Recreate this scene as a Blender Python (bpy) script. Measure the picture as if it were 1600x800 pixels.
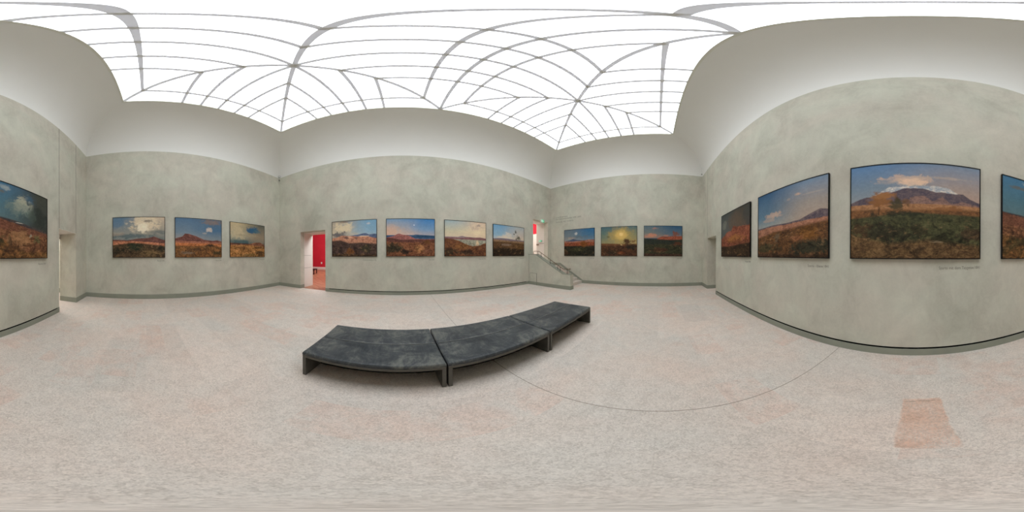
import bpy, bmesh, math, random
from mathutils import Matrix, Vector

for o in list(bpy.data.objects):
    bpy.data.objects.remove(o, do_unlink=True)
scene = bpy.context.scene
COL = scene.collection
PI = math.pi

# ------------------------------------------------------------------ camera, light, exposure
EYE = 1.6
T1, T2 = 3.6e-3, 2.9e-3            # tiny tilt of the tripod head
HEAD = math.radians((170 + 1.8411) * 0.225)
cam = bpy.data.cameras.new('camera')
cam.type = 'PANO'
try:
    cam.cycles.panorama_type = 'EQUIRECTANGULAR'
except Exception:
    cam.panorama_type = 'EQUIRECTANGULAR'
cam.clip_start = 0.02
cam.clip_end = 200
camo = bpy.data.objects.new('camera', cam)
COL.objects.link(camo)
# world -> tripod frame is Rx(T2) * Ry(-T1); the camera sits in that frame heading HEAD to the right of +Y
tilt = Matrix.Rotation(T2, 3, 'X') @ Matrix.Rotation(-T1, 3, 'Y')
rot = tilt.inverted() @ Matrix.Rotation(-HEAD, 3, 'Z') @ Matrix.Rotation(PI / 2, 3, 'X')
camo.matrix_world = Matrix.Translation((0, 0, EYE)) @ rot.to_4x4()
scene.camera = camo

world = bpy.data.worlds.new('world')
scene.world = world
world.use_nodes = True
world.node_tree.nodes['Background'].inputs[0].default_value = (0.9, 0.95, 1.0, 1)
world.node_tree.nodes['Background'].inputs[1].default_value = 0.3

SKYLIGHT_STRENGTH = 3.06           # the luminous glass ceiling is the gallery's lamp
vs = scene.view_settings
vs.view_transform = 'Standard'
vs.look = 'None'
vs.gamma = 1
vs.exposure = 0.0
try:
    vs.use_curve_mapping = False
except Exception:
    pass

def area_lamp(name, loc, size, size_y, power, color=(1, 1, 1), rot=(0, 0, 0)):
    l = bpy.data.lights.new(name, 'AREA')
    l.shape = 'RECTANGLE'; l.size = size; l.size_y = size_y; l.energy = power; l.color = color
    o = bpy.data.objects.new(name, l); COL.objects.link(o)
    o.location = loc; o.rotation_euler = rot
    return o
area_lamp('red_room_ceiling_light', (-5, 12.2, 5.6), 10, 6, 620, (0.96, 1, 1))
def spot_lamp(name, loc, aim, power, angle, color):
    l = bpy.data.lights.new(name, 'SPOT'); l.energy = power; l.color = color; l.spot_size = math.radians(angle); l.spot_blend = 0.4; l.shadow_soft_size = 0.35
    o = bpy.data.objects.new(name, l); COL.objects.link(o); o.location = loc
    o.rotation_euler = (Vector(aim) - Vector(loc)).to_track_quat('-Z', 'Y').to_euler()
spot_lamp('jamb_fill_spot', (-2.3, 8.2, 3.5), (-4.64, 7.1, 1.3), 250, 70, (0.95, 1.0, 1.0))  # added unseen spot that brightens the white jamb of the left doorway
area_lamp('stair_landing_light', (7.9, 8.9, 4.6), 1.6, 1.6, 80, (1, 0.97, 0.94))
area_lamp('side_passage_light', (-5.0, -4.6, 2.85), 1.6, 1.6, 60, (1, 0.96, 0.95))
area_lamp('far_passage_light', (7.2, -4.6, 2.85), 1.4, 1.6, 14, (1, 0.98, 0.95))

# ------------------------------------------------------------------ room measures (metres)
XL, XR, YC, YN = -6.038, 8.335, 6.469, -2.314      # left, right, back, front wall faces
ZW, ZG = 6.151, 7.765                              # top of the plaster walls, height of the glass ceiling
GX0, GX1, GY0, GY1 = -4.352, 6.656, -0.584, 4.784  # opening of the glass ceiling

# ------------------------------------------------------------------ helpers
def lin(c):
    out = []
    for v in c:
        v = v / 255.0
        out.append(v / 12.92 if v <= 0.04045 else ((v + 0.055) / 1.055) ** 2.4)
    return tuple(out) + (1.0,)

def obj(name, bm, mat, parent=None, smooth=False):
    me = bpy.data.meshes.new(name)
    bm.normal_update()
    bm.to_mesh(me); bm.free()
    if smooth:
        for p in me.polygons: p.use_smooth = True
    mats = mat if isinstance(mat, (list, tuple)) else [mat]
    for m in mats: me.materials.append(m)
    o = bpy.data.objects.new(name, me); COL.objects.link(o)
    if parent is not None: o.parent = parent
    return o

def empty(name, loc, rz=0.0):
    o = bpy.data.objects.new(name, None); COL.objects.link(o)
    o.location = loc; o.rotation_euler = (0, 0, rz); o.empty_display_size = 0.2
    return o

def tag(o, label=None, cat=None, group=None, kind=None):
    if label: o['label'] = label
    if cat: o['category'] = cat
    if group: o['group'] = group
    if kind: o['kind'] = kind
    return o

def box(bm, x0, x1, y0, y1, z0, z1, bevel=0.0, seg=2, mi=0):
    x0, x1 = min(x0, x1), max(x0, x1); y0, y1 = min(y0, y1), max(y0, y1); z0, z1 = min(z0, z1), max(z0, z1)
    v = [bm.verts.new(p) for p in ((x0, y0, z0), (x1, y0, z0), (x1, y1, z0), (x0, y1, z0),
                                   (x0, y0, z1), (x1, y0, z1), (x1, y1, z1), (x0, y1, z1))]
    fs = [bm.faces.new([v[i] for i in f]) for f in ((3, 2, 1, 0), (4, 5, 6, 7), (0, 1, 5, 4), (1, 2, 6, 5), (2, 3, 7, 6), (3, 0, 4, 7))]
    for f in fs: f.material_index = mi
    if bevel > 0:
        es = list({e for f in fs for e in f.edges})
        bmesh.ops.bevel(bm, geom=es, offset=bevel, segments=seg, affect='EDGES', profile=0.5)
    return bm

def prism_x(bm, prof, x0, x1, mi=0):
    """prof: list of (y,z); extruded along x"""
    a = [bm.verts.new((x0, y, z)) for y, z in prof]; b = [bm.verts.new((x1, y, z)) for y, z in prof]
    n = len(prof)
    f = [bm.faces.new(a), bm.faces.new(b[::-1])]
    for i in range(n):
        f.append(bm.faces.new((a[(i + 1) % n], a[i], b[i], b[(i + 1) % n])))
    for q in f: q.material_index = mi
    bmesh.ops.recalc_face_normals(bm, faces=f)
    return bm

def tube(bm, pts, r, n=10, caps=True):
    pts = [Vector(p) for p in pts]
    rings = []
    for i, p in enumerate(pts):
        if i == 0: d = pts[1] - p
        elif i == len(pts) - 1: d = p - pts[i - 1]
        else: d = (pts[i + 1] - p).normalized() + (p - pts[i - 1]).normalized()
        d.normalize()
        up = Vector((0, 0, 1)) if abs(d.z) < 0.95 else Vector((1, 0, 0))
        s = d.cross(up).normalized(); t = s.cross(d).normalized()
        rr = r[i] if isinstance(r, (list, tuple)) else r
        rings.append([bm.verts.new(p + (s * math.cos(2 * PI * k / n) + t * math.sin(2 * PI * k / n)) * rr) for k in range(n)])
    for a, b in zip(rings, rings[1:]):
        for k in range(n):
            bm.faces.new((a[k], a[(k + 1) % n], b[(k + 1) % n], b[k]))
    if caps:
        bm.faces.new(rings[0][::-1]); bm.faces.new(rings[-1])
    bmesh.ops.recalc_face_normals(bm, faces=bm.faces)
    return bm

# ------------------------------------------------------------------ node helper
class NT:
    def __init__(self, name):
        self.mat = bpy.data.materials.new(name); self.mat.use_nodes = True
        self.t = self.mat.node_tree; self.t.nodes.clear()
        self.out = self.t.nodes.new('ShaderNodeOutputMaterial')
    def n(self, typ, **kw):
        nd = self.t.nodes.new(typ)
        for k, v in kw.items(): setattr(nd, k, v)
        return nd
    def l(self, a, b): self.t.links.new(a, b)
    def put(self, sock, v):
        if hasattr(v, 'is_linked') or hasattr(v, 'links'): self.l(v, sock)
        else: sock.default_value = v
    def math(self, op, a, b=None, c=None, clamp=False):
        nd = self.n('ShaderNodeMath', operation=op, use_clamp=clamp)
        self.put(nd.inputs[0], a)
        if b is not None: self.put(nd.inputs[1], b)
        if c is not None: self.put(nd.inputs[2], c)
        return nd.outputs[0]
    def mix(self, f, a, b, blend='MIX'):
        nd = self.n('ShaderNodeMix', data_type='RGBA', blend_type=blend)
        self.put(nd.inputs[0], f); self.put(nd.inputs[6], a); self.put(nd.inputs[7], b)
        return nd.outputs[2]
    def noise(self, vec, scale, detail=4, rough=0.55, dist=0.0):
        nd = self.n('ShaderNodeTexNoise')
        self.l(vec, nd.inputs['Vector']); nd.inputs['Scale'].default_value = scale
        nd.inputs['Detail'].default_value = detail; nd.inputs['Roughness'].default_value = rough
        nd.inputs['Distortion'].default_value = dist
        return nd.outputs[0]
    def coords(self, kind='Object'):
        return self.n('ShaderNodeTexCoord').outputs[kind]
    def mapping(self, vec, loc=(0, 0, 0), scale=(1, 1, 1), rot=(0, 0, 0)):
        nd = self.n('ShaderNodeMapping'); self.l(vec, nd.inputs[0])
        nd.inputs[1].default_value = loc; nd.inputs[2].default_value = rot; nd.inputs[3].default_value = scale
        return nd.outputs[0]
    def ramp(self, f, stops, interp='LINEAR'):
        nd = self.n('ShaderNodeValToRGB'); self.put(nd.inputs[0], f)
        cr = nd.color_ramp; cr.interpolation = interp
        while len(cr.elements) < len(stops): cr.elements.new(0.5)
        for e, (p, c) in zip(cr.elements, stops):
            e.position = p; e.color = c if len(c) == 4 else lin(c)
        return nd.outputs[0]
    def smooth(self, v, a, b):
        nd = self.n('ShaderNodeMapRange', interpolation_type='SMOOTHSTEP')
        self.put(nd.inputs[0], v); nd.inputs[1].default_value = a; nd.inputs[2].default_value = b
        nd.inputs[3].default_value = 0; nd.inputs[4].default_value = 1
        return nd.outputs[0]
    def bsdf(self, col, rough=0.6, spec=0.5, metal=0.0, bump=None, bump_s=0.2, bump_d=0.01):
        b = self.n('ShaderNodeBsdfPrincipled')
        self.put(b.inputs['Base Color'], col); self.put(b.inputs['Roughness'], rough)
        b.inputs['Metallic'].default_value = metal; b.inputs['Specular IOR Level'].default_value = spec
        if bump is not None:
            bp = self.n('ShaderNodeBump'); bp.inputs['Strength'].default_value = bump_s
            bp.inputs['Distance'].default_value = bump_d
            self.l(bump, bp.inputs['Height']); self.l(bp.outputs[0], b.inputs['Normal'])
        self.l(b.outputs[0], self.out.inputs[0])
        return b

def plain(name, c, rough=0.6, spec=0.4, metal=0.0, vary=0.06, scale=8.0):
    m = NT(name); co = m.coords()
    f = m.noise(co, scale, 3)
    a = lin(c); hi = tuple(min(1, v * (1 + vary)) for v in a[:3]) + (1,); lo = tuple(v * (1 - vary) for v in a[:3]) + (1,)
    m.bsdf(m.ramp(f, [(0.3, lo), (0.7, hi)]), rough, spec, metal)
    return m.mat

def emissive(name, c, s):
    m = NT(name); e = m.n('ShaderNodeEmission'); e.inputs[0].default_value = c; e.inputs[1].default_value = s
    m.l(e.outputs[0], m.out.inputs[0]); return m.mat

# ------------------------------------------------------------------ materials
def plaster():
    m = NT('clay_plaster'); co = m.coords()
    big = m.noise(co, 0.55, 4, 0.55, 0.6)
    mid = m.noise(m.mapping(co, scale=(1, 1, 0.85)), 1.5, 6, 0.6, 0.7)
    st = m.noise(m.mapping(co, scale=(1, 1, 0.6)), 6.0, 5, 0.62, 1.4)
    fine = m.noise(co, 26, 3, 0.6)
    warm = m.ramp(m.noise(co, 0.9, 3, 0.5, 0.3), [(0.38, (205, 205, 190)), (0.62, (207, 202, 188))])
    v = m.math('ADD', m.math('MULTIPLY', big, 0.32), m.math('MULTIPLY', mid, 0.42))
    v = m.math('ADD', v, m.math('ADD', m.math('MULTIPLY', st, 0.16), m.math('MULTIPLY', fine, 0.10)))
    g = m.ramp(v, [(0.36, (0.78, 0.775, 0.76, 1)), (0.5, (0.97, 0.97, 0.97, 1)), (0.64, (1.12, 1.12, 1.12, 1))])
    m.bsdf(m.mix(1.0, warm, g, 'MULTIPLY'), 0.75, 0.25, bump=mid, bump_s=0.08, bump_d=0.01)
    return m.mat
M_WALL = plaster()
M_COVE = plain('cove_paint', (240, 240, 236), 0.85, 0.1, vary=0.008, scale=1.0)
M_LIP = plain('cove_edge_paint', (232, 232, 222), 0.8, 0.1, vary=0.01)
M_BAR = plain('skylight_bar_paint', (244, 244, 238), 0.7, 0.2, vary=0.01)
M_BASE = plain('grey_green_skirting', (150, 153, 139), 0.6, 0.3, vary=0.05, scale=3)
M_GAP = plain('shadow_gap', (6, 6, 6), 1.0, 0.0, vary=0.0)
M_JOINT = plain('plaster_joint', (104, 102, 92), 0.9, 0.1)
M_WHITE = plain('white_paint', (228, 222, 214), 0.5, 0.3, vary=0.015)
M_RED = plain('red_wall_paint', (204, 46, 62), 0.8, 0.15, vary=0.06, scale=1.2)
def bar_mat():
    m = NT('skylight_bar_lacquer'); d = m.n('ShaderNodeBsdfDiffuse'); d.inputs[0].default_value = lin((240, 240, 230))
    t = m.n('ShaderNodeBsdfTranslucent'); t.inputs[0].default_value = lin((232, 232, 244)); x = m.n('ShaderNodeMixShader'); x.inputs[0].default_value = 0.29
    m.l(d.outputs[0], x.inputs[1]); m.l(t.outputs[0], x.inputs[2]); m.l(x.outputs[0], m.out.inputs[0]); return m.mat
M_BAR = bar_mat()
M_GLASS = emissive('luminous_glass', (0.955, 1.0, 1.055, 1), SKYLIGHT_STRENGTH)
M_FRAME = plain('black_frame', (9, 9, 9), 0.5, 0.2, vary=0.1)
M_BACK = plain('grey_backing', (92, 92, 88), 0.7, 0.2)
M_BRONZE = plain('bronze_rail', (128, 104, 84), 0.28, 0.6, metal=0.85, vary=0.15, scale=5)
M_RAILD = plain('dark_bronze', (70, 58, 50), 0.4, 0.5, metal=0.7)
M_TEXT = plain('wall_lettering', (134, 131, 120), 0.8, 0.1)
M_DARK = plain('dark_metal', (58, 58, 54), 0.5, 0.4)
M_SENS = plain('sensor_plastic', (150, 150, 142), 0.5, 0.4)

def floor_mat():
    m = NT('terrazzo_floor'); co = m.coords()
    sep = m.n('ShaderNodeSeparateXYZ'); m.l(co, sep.inputs[0])
    x, y = sep.outputs[0], sep.outputs[1]
    sp1 = m.noise(co, 130, 2, 0.7)
    vo = m.n('ShaderNodeTexVoronoi', feature='F1'); m.l(co, vo.inputs['Vector']); vo.inputs['Scale'].default_value = 75
    cell = m.n('ShaderNodeSeparateColor'); m.l(vo.outputs['Color'], cell.inputs[0])
    mottle = m.noise(co, 7, 5, 0.65)
    base = m.ramp(m.noise(co, 0.8, 5, 0.6, 0.4), [(0.3, (219, 214, 206)), (0.5, (224, 213, 203)), (0.7, (228, 211, 199))])
    # slabs of slightly different stone
    br = m.n('ShaderNodeTexBrick'); m.l(m.mapping(co, loc=(0.0, 0.0, 0)), br.inputs[0])
    br.inputs['Color1'].default_value = (0.95, 0.94, 0.935, 1); br.inputs['Color2'].default_value = (1.05, 1.035, 1.03, 1)
    br.inputs['Mortar'].default_value = (1, 1, 1, 1); br.inputs['Scale'].default_value = 1.0
    br.inputs['Mortar Size'].default_value = 0.0; br.inputs['Brick Width'].default_value = 1.45; br.inputs['Row Height'].default_value = 0.62
    c = m.mix(1.0, base, br.outputs[0], 'MULTIPLY')
    # a few salmon slabs, broken at the edges
    patchn = m.noise(co, 3.2, 6, 0.7, 0.4)
    b2 = m.n('ShaderNodeTexBrick'); m.l(m.mapping(co, loc=(0.31, 0.12, 0)), b2.inputs[0])
    b2.inputs['Color1'].default_value = (0, 0, 0, 1); b2.inputs['Color2'].default_value = (1, 1, 1, 1); b2.inputs['Mortar'].default_value = (0, 0, 0, 1)
    b2.inputs['Scale'].default_value = 1.0; b2.inputs['Mortar Size'].default_value = 0.0; b2.inputs['Brick Width'].default_value = 0.72; b2.inputs['Row Height'].default_value = 0.42
    bw = m.n('ShaderNodeRGBToBW'); m.l(b2.outputs[0], bw.inputs[0])
    big = m.noise(m.mapping(co, loc=(4.1, 2.2, 0)), 0.5, 3, 0.55)
    sal = m.math('MULTIPLY', m.smooth(m.math('ADD', bw.outputs[0], m.math('MULTIPLY', m.math('SUBTRACT', big, 0.5), 1.6)), 0.74, 0.86), m.smooth(patchn, 0.34, 0.62))
    c = m.mix(m.math('MULTIPLY', sal, 0.32), c, lin((226, 186, 168)))
    # the one peach coloured slab under the tripod
    def inside(a, lo, hi, s=0.012):
        aa = m.math('ADD', a, m.math('MULTIPLY', m.math('SUBTRACT', patchn, 0.5), 0.09))
        return m.math('MULTIPLY', m.smooth(aa, lo - s, lo + s), m.math('SUBTRACT', 1.0, m.smooth(aa, hi - s, hi + s)))
    slab = m.math('MULTIPLY', inside(x, -0.22, 0.085), inside(y, -1.34, -0.665))
    c = m.mix(m.math('MULTIPLY', slab, m.math('MULTIPLY', m.smooth(m.math('ADD', m.math('MULTIPLY', patchn, 0.5), m.math('MULTIPLY', sp1, 0.5)), 0.38, 0.56), 0.8)), c, lin((222, 178, 152)))
    crack = m.math('MULTIPLY', m.math('SUBTRACT', 1.0, m.smooth(m.math('ABSOLUTE', m.math('ADD', m.math('ADD', y, 1.30), m.math('MULTIPLY', m.math('SUBTRACT', patchn, 0.5), 0.12))), 0.002, 0.006)), inside(x, -0.17, 0.06))
    c = m.mix(m.math('MULTIPLY', crack, 0.55), c, lin((120, 105, 95)))
    # grain
    g = m.math('ADD', m.math('MULTIPLY', sp1, 0.62), m.math('ADD', m.math('MULTIPLY', cell.outputs[0], 0.17), m.math('MULTIPLY', mottle, 0.27)))
    gr = m.ramp(g, [(0.36, (0.74, 0.72, 0.70, 1)), (0.54, (1.0, 1.0, 1.0, 1)), (0.74, (1.21, 1.22, 1.23, 1))])
    c = m.mix(1.0, c, gr, 'MULTIPLY')
    # thin joints
    j1 = m.math('SUBTRACT', 1.0, m.smooth(m.math('ABSOLUTE', m.math('SUBTRACT', x, 1.13)), 0.0025, 0.006))
    j2 = m.math('MULTIPLY', m.math('SUBTRACT', 1.0, m.smooth(m.math('ABSOLUTE', m.math('SUBTRACT', y, 0.01)), 0.001, 0.004)), 0.12)
    c = m.mix(m.math('MULTIPLY', j1, 0.75), c, lin((126, 106, 88)))
    c = m.mix(m.math('MULTIPLY', j2, m.smooth(x, 0.0, 0.1)), c, lin((150, 138, 124)))
    m.bsdf(c, 0.55, 0.3, bump=sp1, bump_s=0.05, bump_d=0.003)
    return m.mat
M_FLOOR = floor_mat()

def parquet_mat():
    m = NT('oak_parquet'); co = m.mapping(m.coords(), rot=(0, 0, 0.785))
    br = m.n('ShaderNodeTexBrick'); m.l(co, br.inputs[0])
    br.inputs['Color1'].default_value = lin((150, 98, 70)); br.inputs['Color2'].default_value = lin((180, 126, 96))
    br.inputs['Mortar'].default_value = lin((130, 78, 54)); br.inputs['Scale'].default_value = 1
    br.inputs['Mortar Size'].default_value = 0.004; br.inputs['Brick Width'].default_value = 0.7; br.inputs['Row Height'].default_value = 0.1
    m.bsdf(br.outputs[0], 0.35, 0.4); return m.mat
M_PARQ = parquet_mat()

def leather_mat():
    m = NT('worn_black_leather'); co = m.coords()
    big = m.noise(m.mapping(co, scale=(1, 1.3, 1)), 3.4, 8, 0.72, 0.7)
    fin = m.noise(co, 60, 3, 0.6)
    scr = m.noise(m.mapping(co, scale=(1, 0.25, 1), rot=(0, 0, 0.6)), 22, 4, 0.7, 0.8)
    v = m.math('ADD', m.math('MULTIPLY', big, 0.7), m.math('ADD', m.math('MULTIPLY', scr, 0.22), m.math('MULTIPLY', fin, 0.08)))
    col = m.ramp(v, [(0.38, (46, 51, 57)), (0.5, (72, 76, 79)), (0.60, (108, 110, 106)), (0.7, (124, 124, 118))])
    rg = m.n('ShaderNodeMapRange'); m.l(v, rg.inputs[0]); rg.inputs[1].default_value = 0.35; rg.inputs[2].default_value = 0.65
    rg.inputs[3].default_value = 0.36; rg.inputs[4].default_value = 0.55
    m.bsdf(col, rg.outputs[0], 0.32, bump=fin, bump_s=0.12, bump_d=0.002); return m.mat
M_LEATHER = leather_mat()
M_LEG = plain('dark_leather_panel', (92, 89, 82), 0.45, 0.35, vary=0.12, scale=9)
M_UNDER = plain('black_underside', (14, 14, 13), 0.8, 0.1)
M_PIPE = plain('highlight_piping', (120, 122, 120), 0.35, 0.5)  # pale grey puts the seam's highlight into the piping colour

# ------------------------------------------------------------------ floor
bm = bmesh.new(); box(bm, XL - 0.3, XR + 0.3, YN - 0.63, YC + 0.12, -0.2, 0)
tag(obj('floor', bm, M_FLOOR), kind='structure')

# ------------------------------------------------------------------ walls
def wall_x(name, y0, y1, xa, xb, ztop, openings, mat=M_WALL, zlow=0.0):
    """wall running along x between y0 and y1, openings = [(x0,x1,z0,z1)]"""
    bm = bmesh.new(); cur = xa
    for (a, b, c, d) in sorted(openings):
        box(bm, cur, a, y0, y1, zlow, ztop)
        if c > zlow: box(bm, a, b, y0, y1, zlow, c)
        if d < ztop: box(bm, a, b, y0, y1, d, ztop)
        cur = b
    box(bm, cur, xb, y0, y1, zlow, ztop)
    return tag(obj(name, bm, mat), kind='structure')

DL = (-4.65, -3.29, 0.0, 2.77)      # doorway to the red room
DS = (6.72, 8.06, 0.96, 3.715)      # doorway at the head of the stairs
NL = (-5.05, -3.92, 0.0, 2.405)     # side doorway near the left corner
NR = (6.235, 7.42, 0.0, 2.43)       # side doorway near the right corner
BH = 0.172                          # skirting height

wb = wall_x('wall_back', YC, YC + 0.315, XL - 0.3, XR + 0.3, ZW, [DL, DS], zlow=0.0)
wf = wall_x('wall_front', YN - 0.63, YN, XL - 0.3, XR + 0.3, ZW, [NL, NR])
bm = bmesh.new(); box(bm, XL - 0.3, XL, YN, YC, 0, ZW); wl = tag(obj('wall_left', bm, M_WALL), kind='structure')
bm = bmesh.new(); box(bm, XR, XR + 0.3, YN, YC, 0, ZW); wr = tag(obj('wall_right', bm, M_WALL), kind='structure')

# fine plaster joints running up from the side doorways and above the stair parapet
def joint(parent, x0, x1, y0, y1, z0, z1):
    bm = bmesh.new(); box(bm, x0, x1, y0, y1, z0, z1); o = obj('joint', bm, M_JOINT, parent); return o
joint(wf, NL[1] - 0.007, NL[1] + 0.007, YN - 0.002, YN + 0.0015, NL[3], ZW)
joint(wf, NL[0] - 0.007, NL[0] + 0.007, YN - 0.002, YN + 0.0015, NL[3], ZW)
joint(wf, NR[1] - 0.005, NR[1] + 0.005, YN - 0.002, YN + 0.0015, NR[3], ZW)

# skirting boards; the panelled lengths carry a black shadow gap above the board
def base_bm(segs):
    bm = bmesh.new()
    for s in segs: box(bm, *s)
    return bm
E1 = 0.012
tag(obj('baseboard_left', base_bm([(XL, XL + E1, YN, YC, 0, BH)]), M_BASE), kind='structure')
tag(obj('baseboard_right', base_bm([(XR - E1, XR, YN, 4.13, 0, BH)]), M_BASE), kind='structure')
bb = tag(obj('baseboard_back', base_bm([(XL, DL[0] + E1, YC - E1, YC, 0, BH), (DL[0], DL[0] + E1, YC, YC + 0.315, 0, BH),
        (DL[1], -3.11, YC - E1, YC, 0, 0.15), (-3.11, 6.17, YC - E1, YC, 0, 0.122), (6.17, 6.336, YC - E1, YC, 0, 0.15)]), M_BASE), kind='structure')
bm = bmesh.new(); box(bm, -3.11, 6.17, YC - 0.003, YC, 0.122, 0.15); obj('shadow_gap', bm, M_GAP, bb)
bf = tag(obj('baseboard_front', base_bm([(XL, NL[0] - E1 + E1, YN, YN + E1, 0, BH), (NL[0] , NL[0] + E1, YN - 0.63, YN + E1, 0, BH),
        (NL[1], -3.82, YN, YN + E1, 0, 0.155), (-3.82, 6.14, YN, YN + E1, 0, 0.128), (6.14, NR[0], YN, YN + E1, 0, 0.155),
        (NR[1], XR, YN, YN + E1, 0, BH), (NR[1] - E1, NR[1], YN - 0.63, YN + E1, 0, BH)]), M_BASE), kind='structure')
bm = bmesh.new(); box(bm, -3.82, 6.14, YN, YN + 0.003, 0.128, 0.155); obj('shadow_gap', bm, M_GAP, bf)

# ------------------------------------------------------------------ coved ceiling
def cove():
    bm = bmesh.new(); N = 20
    def loop(t):
        a = t * PI / 2; s = 1 - math.cos(a); z = ZW + (ZG - ZW) * math.sin(a)
        x0 = XL + (GX0 - XL) * s; x1 = XR + (GX1 - XR) * s; y0 = YN + (GY0 - YN) * s; y1 = YC + (GY1 - YC) * s
        return [(x0, y0, z), (x1, y0, z), (x1, y1, z), (x0, y1, z)]
    L = [loop(i / N) for i in range(N + 1)]
    for k in range(4):
        cols = []
        for i in range(N + 1):
            cols.append((bm.verts.new(L[i][k]), bm.verts.new(L[i][(k + 1) % 4])))
        for a, b in zip(cols, cols[1:]):
            bm.faces.new((a[0], b[0], b[1], a[1]))
    return bm
ceil = tag(obj('ceiling', cove(), M_COVE, smooth=True), kind='structure')
# outer shell so that the cove has a back
bm = bmesh.new()
for s in ((XL - 0.3, XR + 0.3, YN - 0.63, YN - 0.02, ZW, ZG + 0.4), (XL - 0.3, XR + 0.3, YC + 0.02, YC + 0.315, ZW, ZG + 0.4),
          (XL - 0.3, XL - 0.02, YN, YC, ZW, ZG + 0.4), (XR + 0.02, XR + 0.3, YN, YC, ZW, ZG + 0.4)): box(bm, *s)
obj('attic_wall', bm, M_COVE, ceil)
lw = 0.05
bm = bmesh.new()
zl0, zl1 = ZG - 0.02, ZG + 0.03
box(bm, GX0 - lw, GX1 + lw, GY0 - lw, GY0, zl0, zl1); box(bm, GX0 - lw, GX1 + lw, GY1, GY1 + lw, zl0, zl1)
box(bm, GX0 - lw, GX0, GY0, GY1, zl0, zl1); box(bm, GX1, GX1 + lw, GY0, GY1, zl0, zl1)
obj('cove_edge', bm, M_LIP, ceil)

# ------------------------------------------------------------------ luminous glass ceiling with its glazing bars
bm = bmesh.new(); box(bm, GX0 - 0.1, GX1 + 0.1, GY0 - 0.1, GY1 + 0.1, ZG + 0.035, ZG + 0.06)
glass = tag(obj('window_1', bm, M_GLASS), kind='structure')
BW = 0.074
bar_count = [0]
def bar(p, q, w=BW):
    bar_count[0] += 1
    p = Vector(p); q = Vector(q); d = (q - p).normalized(); s = Vector((-d.y, d.x)) * (w / 2)
    bm = bmesh.new()
    z0, z1 = ZG + 0.008 - 0.0003 * bar_count[0], ZG + 0.0345 - 0.0003 * bar_count[0]   # bars lap over each other by a hair
    pts = [p + s, q + s, q - s, p - s]
    a = [bm.verts.new((v.x, v.y, z0)) for v in pts]; b = [bm.verts.new((v.x, v.y, z1)) for v in pts]
    bm.faces.new(a[::-1]); bm.faces.new(b)
    for i in range(4): bm.faces.new((a[i], a[(i + 1) % 4], b[(i + 1) % 4], b[i]))
    bmesh.ops.recalc_face_normals(bm, faces=bm.faces)
    obj('glazing_bar', bm, M_BAR, glass)
YB, YT = -0.584, 4.784
rows = [1.008, 1.546, 2.096, 2.664, 3.208]
def panel(xa, xb, cols, rx0, rx1, xin0, xin1):
    """one square bay: frame ring, diagonals, bars running from the edges to the diagonals"""
    y0, y1 = YB, YT; cy = 2.10; cx = (xa + xb) / 2
    ry0, ry1 = -0.064, 4.256
    bar((xa, y0), (xb, y1), BW * 1.15); bar((xa, y1), (xb, y0), BW * 1.15)
    bar((rx0, ry0), (rx1, ry0)); bar((rx0, ry1), (rx1, ry1)); bar((rx0, ry0), (rx0, ry1)); bar((rx1, ry0), (rx1, ry1))
    def diag(x): return cy - (cy - y0) * (1 - abs(x - cx) / (cx - xa)) if False else abs(x - cx) * (y1 - y0) / (xb - xa)
    for x in cols:
        h = diag(x)
        bar((x, y0), (x, cy - h)); bar((x, cy + h), (x, y1))
    for y in rows:
        k = abs(y - cy) * (xb - xa) / (y1 - y0)
        if xin0: bar((xa, y), (cx - k, y))
        if xin1: bar((cx + k, y), (xb, y))
panel(-4.352, 1.155, [-2.74, -2.195, -1.603, -1.048, -0.5], -3.814, 0.592, True, True)
panel(1.155, 6.656, [2.806, 3.36, 3.917, 4.512, 5.064], 1.717, 6.131, True, True)
bar((1.155, YB), (1.155, YT), BW * 1.1)

# ------------------------------------------------------------------ door reveals
def reveal(name, x0, x1, y0, y1, z0, z1, t=0.3, mat=M_WHITE):
    bm = bmesh.new()
    box(bm, x0 - t, x0, y0, y1, z0, z1 + t); box(bm, x1, x1 + t, y0, y1, z0, z1 + t); box(bm, x0, x1, y0, y1, z1, z1 + t)
    return tag(obj(name, bm, mat), kind='structure')
d1 = reveal('door_1', DL[0] + 0.012, DL[1], YC + 0.315, 7.6, 0, DL[3] - 0.03)
bm = bmesh.new(); box(bm, DL[0] + 0.01, DL[0] + 0.0135, YC + 0.32, 7.44, 0.985, 0.995); box(bm, DL[0] + 0.01, DL[0] + 0.0135, YC + 0.32, 7.44, 1.62, 1.63)
obj('panel_joint', bm, M_BACK, d1)
d2 = reveal('door_2', DS[0], DS[1], YC + 0.315, 7.445, 0.96, DS[3] - 0.02, t=0.25)
bm = bmesh.new(); box(bm, DS[1] - 0.003, DS[1], YC + 0.32, 7.44, 2.36, 2.375); obj('panel_joint', bm, M_BACK, d2)
bm = bmesh.new(); box(bm, DS[1] - 0.05, DS[1] - 0.003, 7.22, 7.42, 2.27, 2.33, 0.008); obj('door_closer', bm, M_BRONZE, d2)

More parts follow.
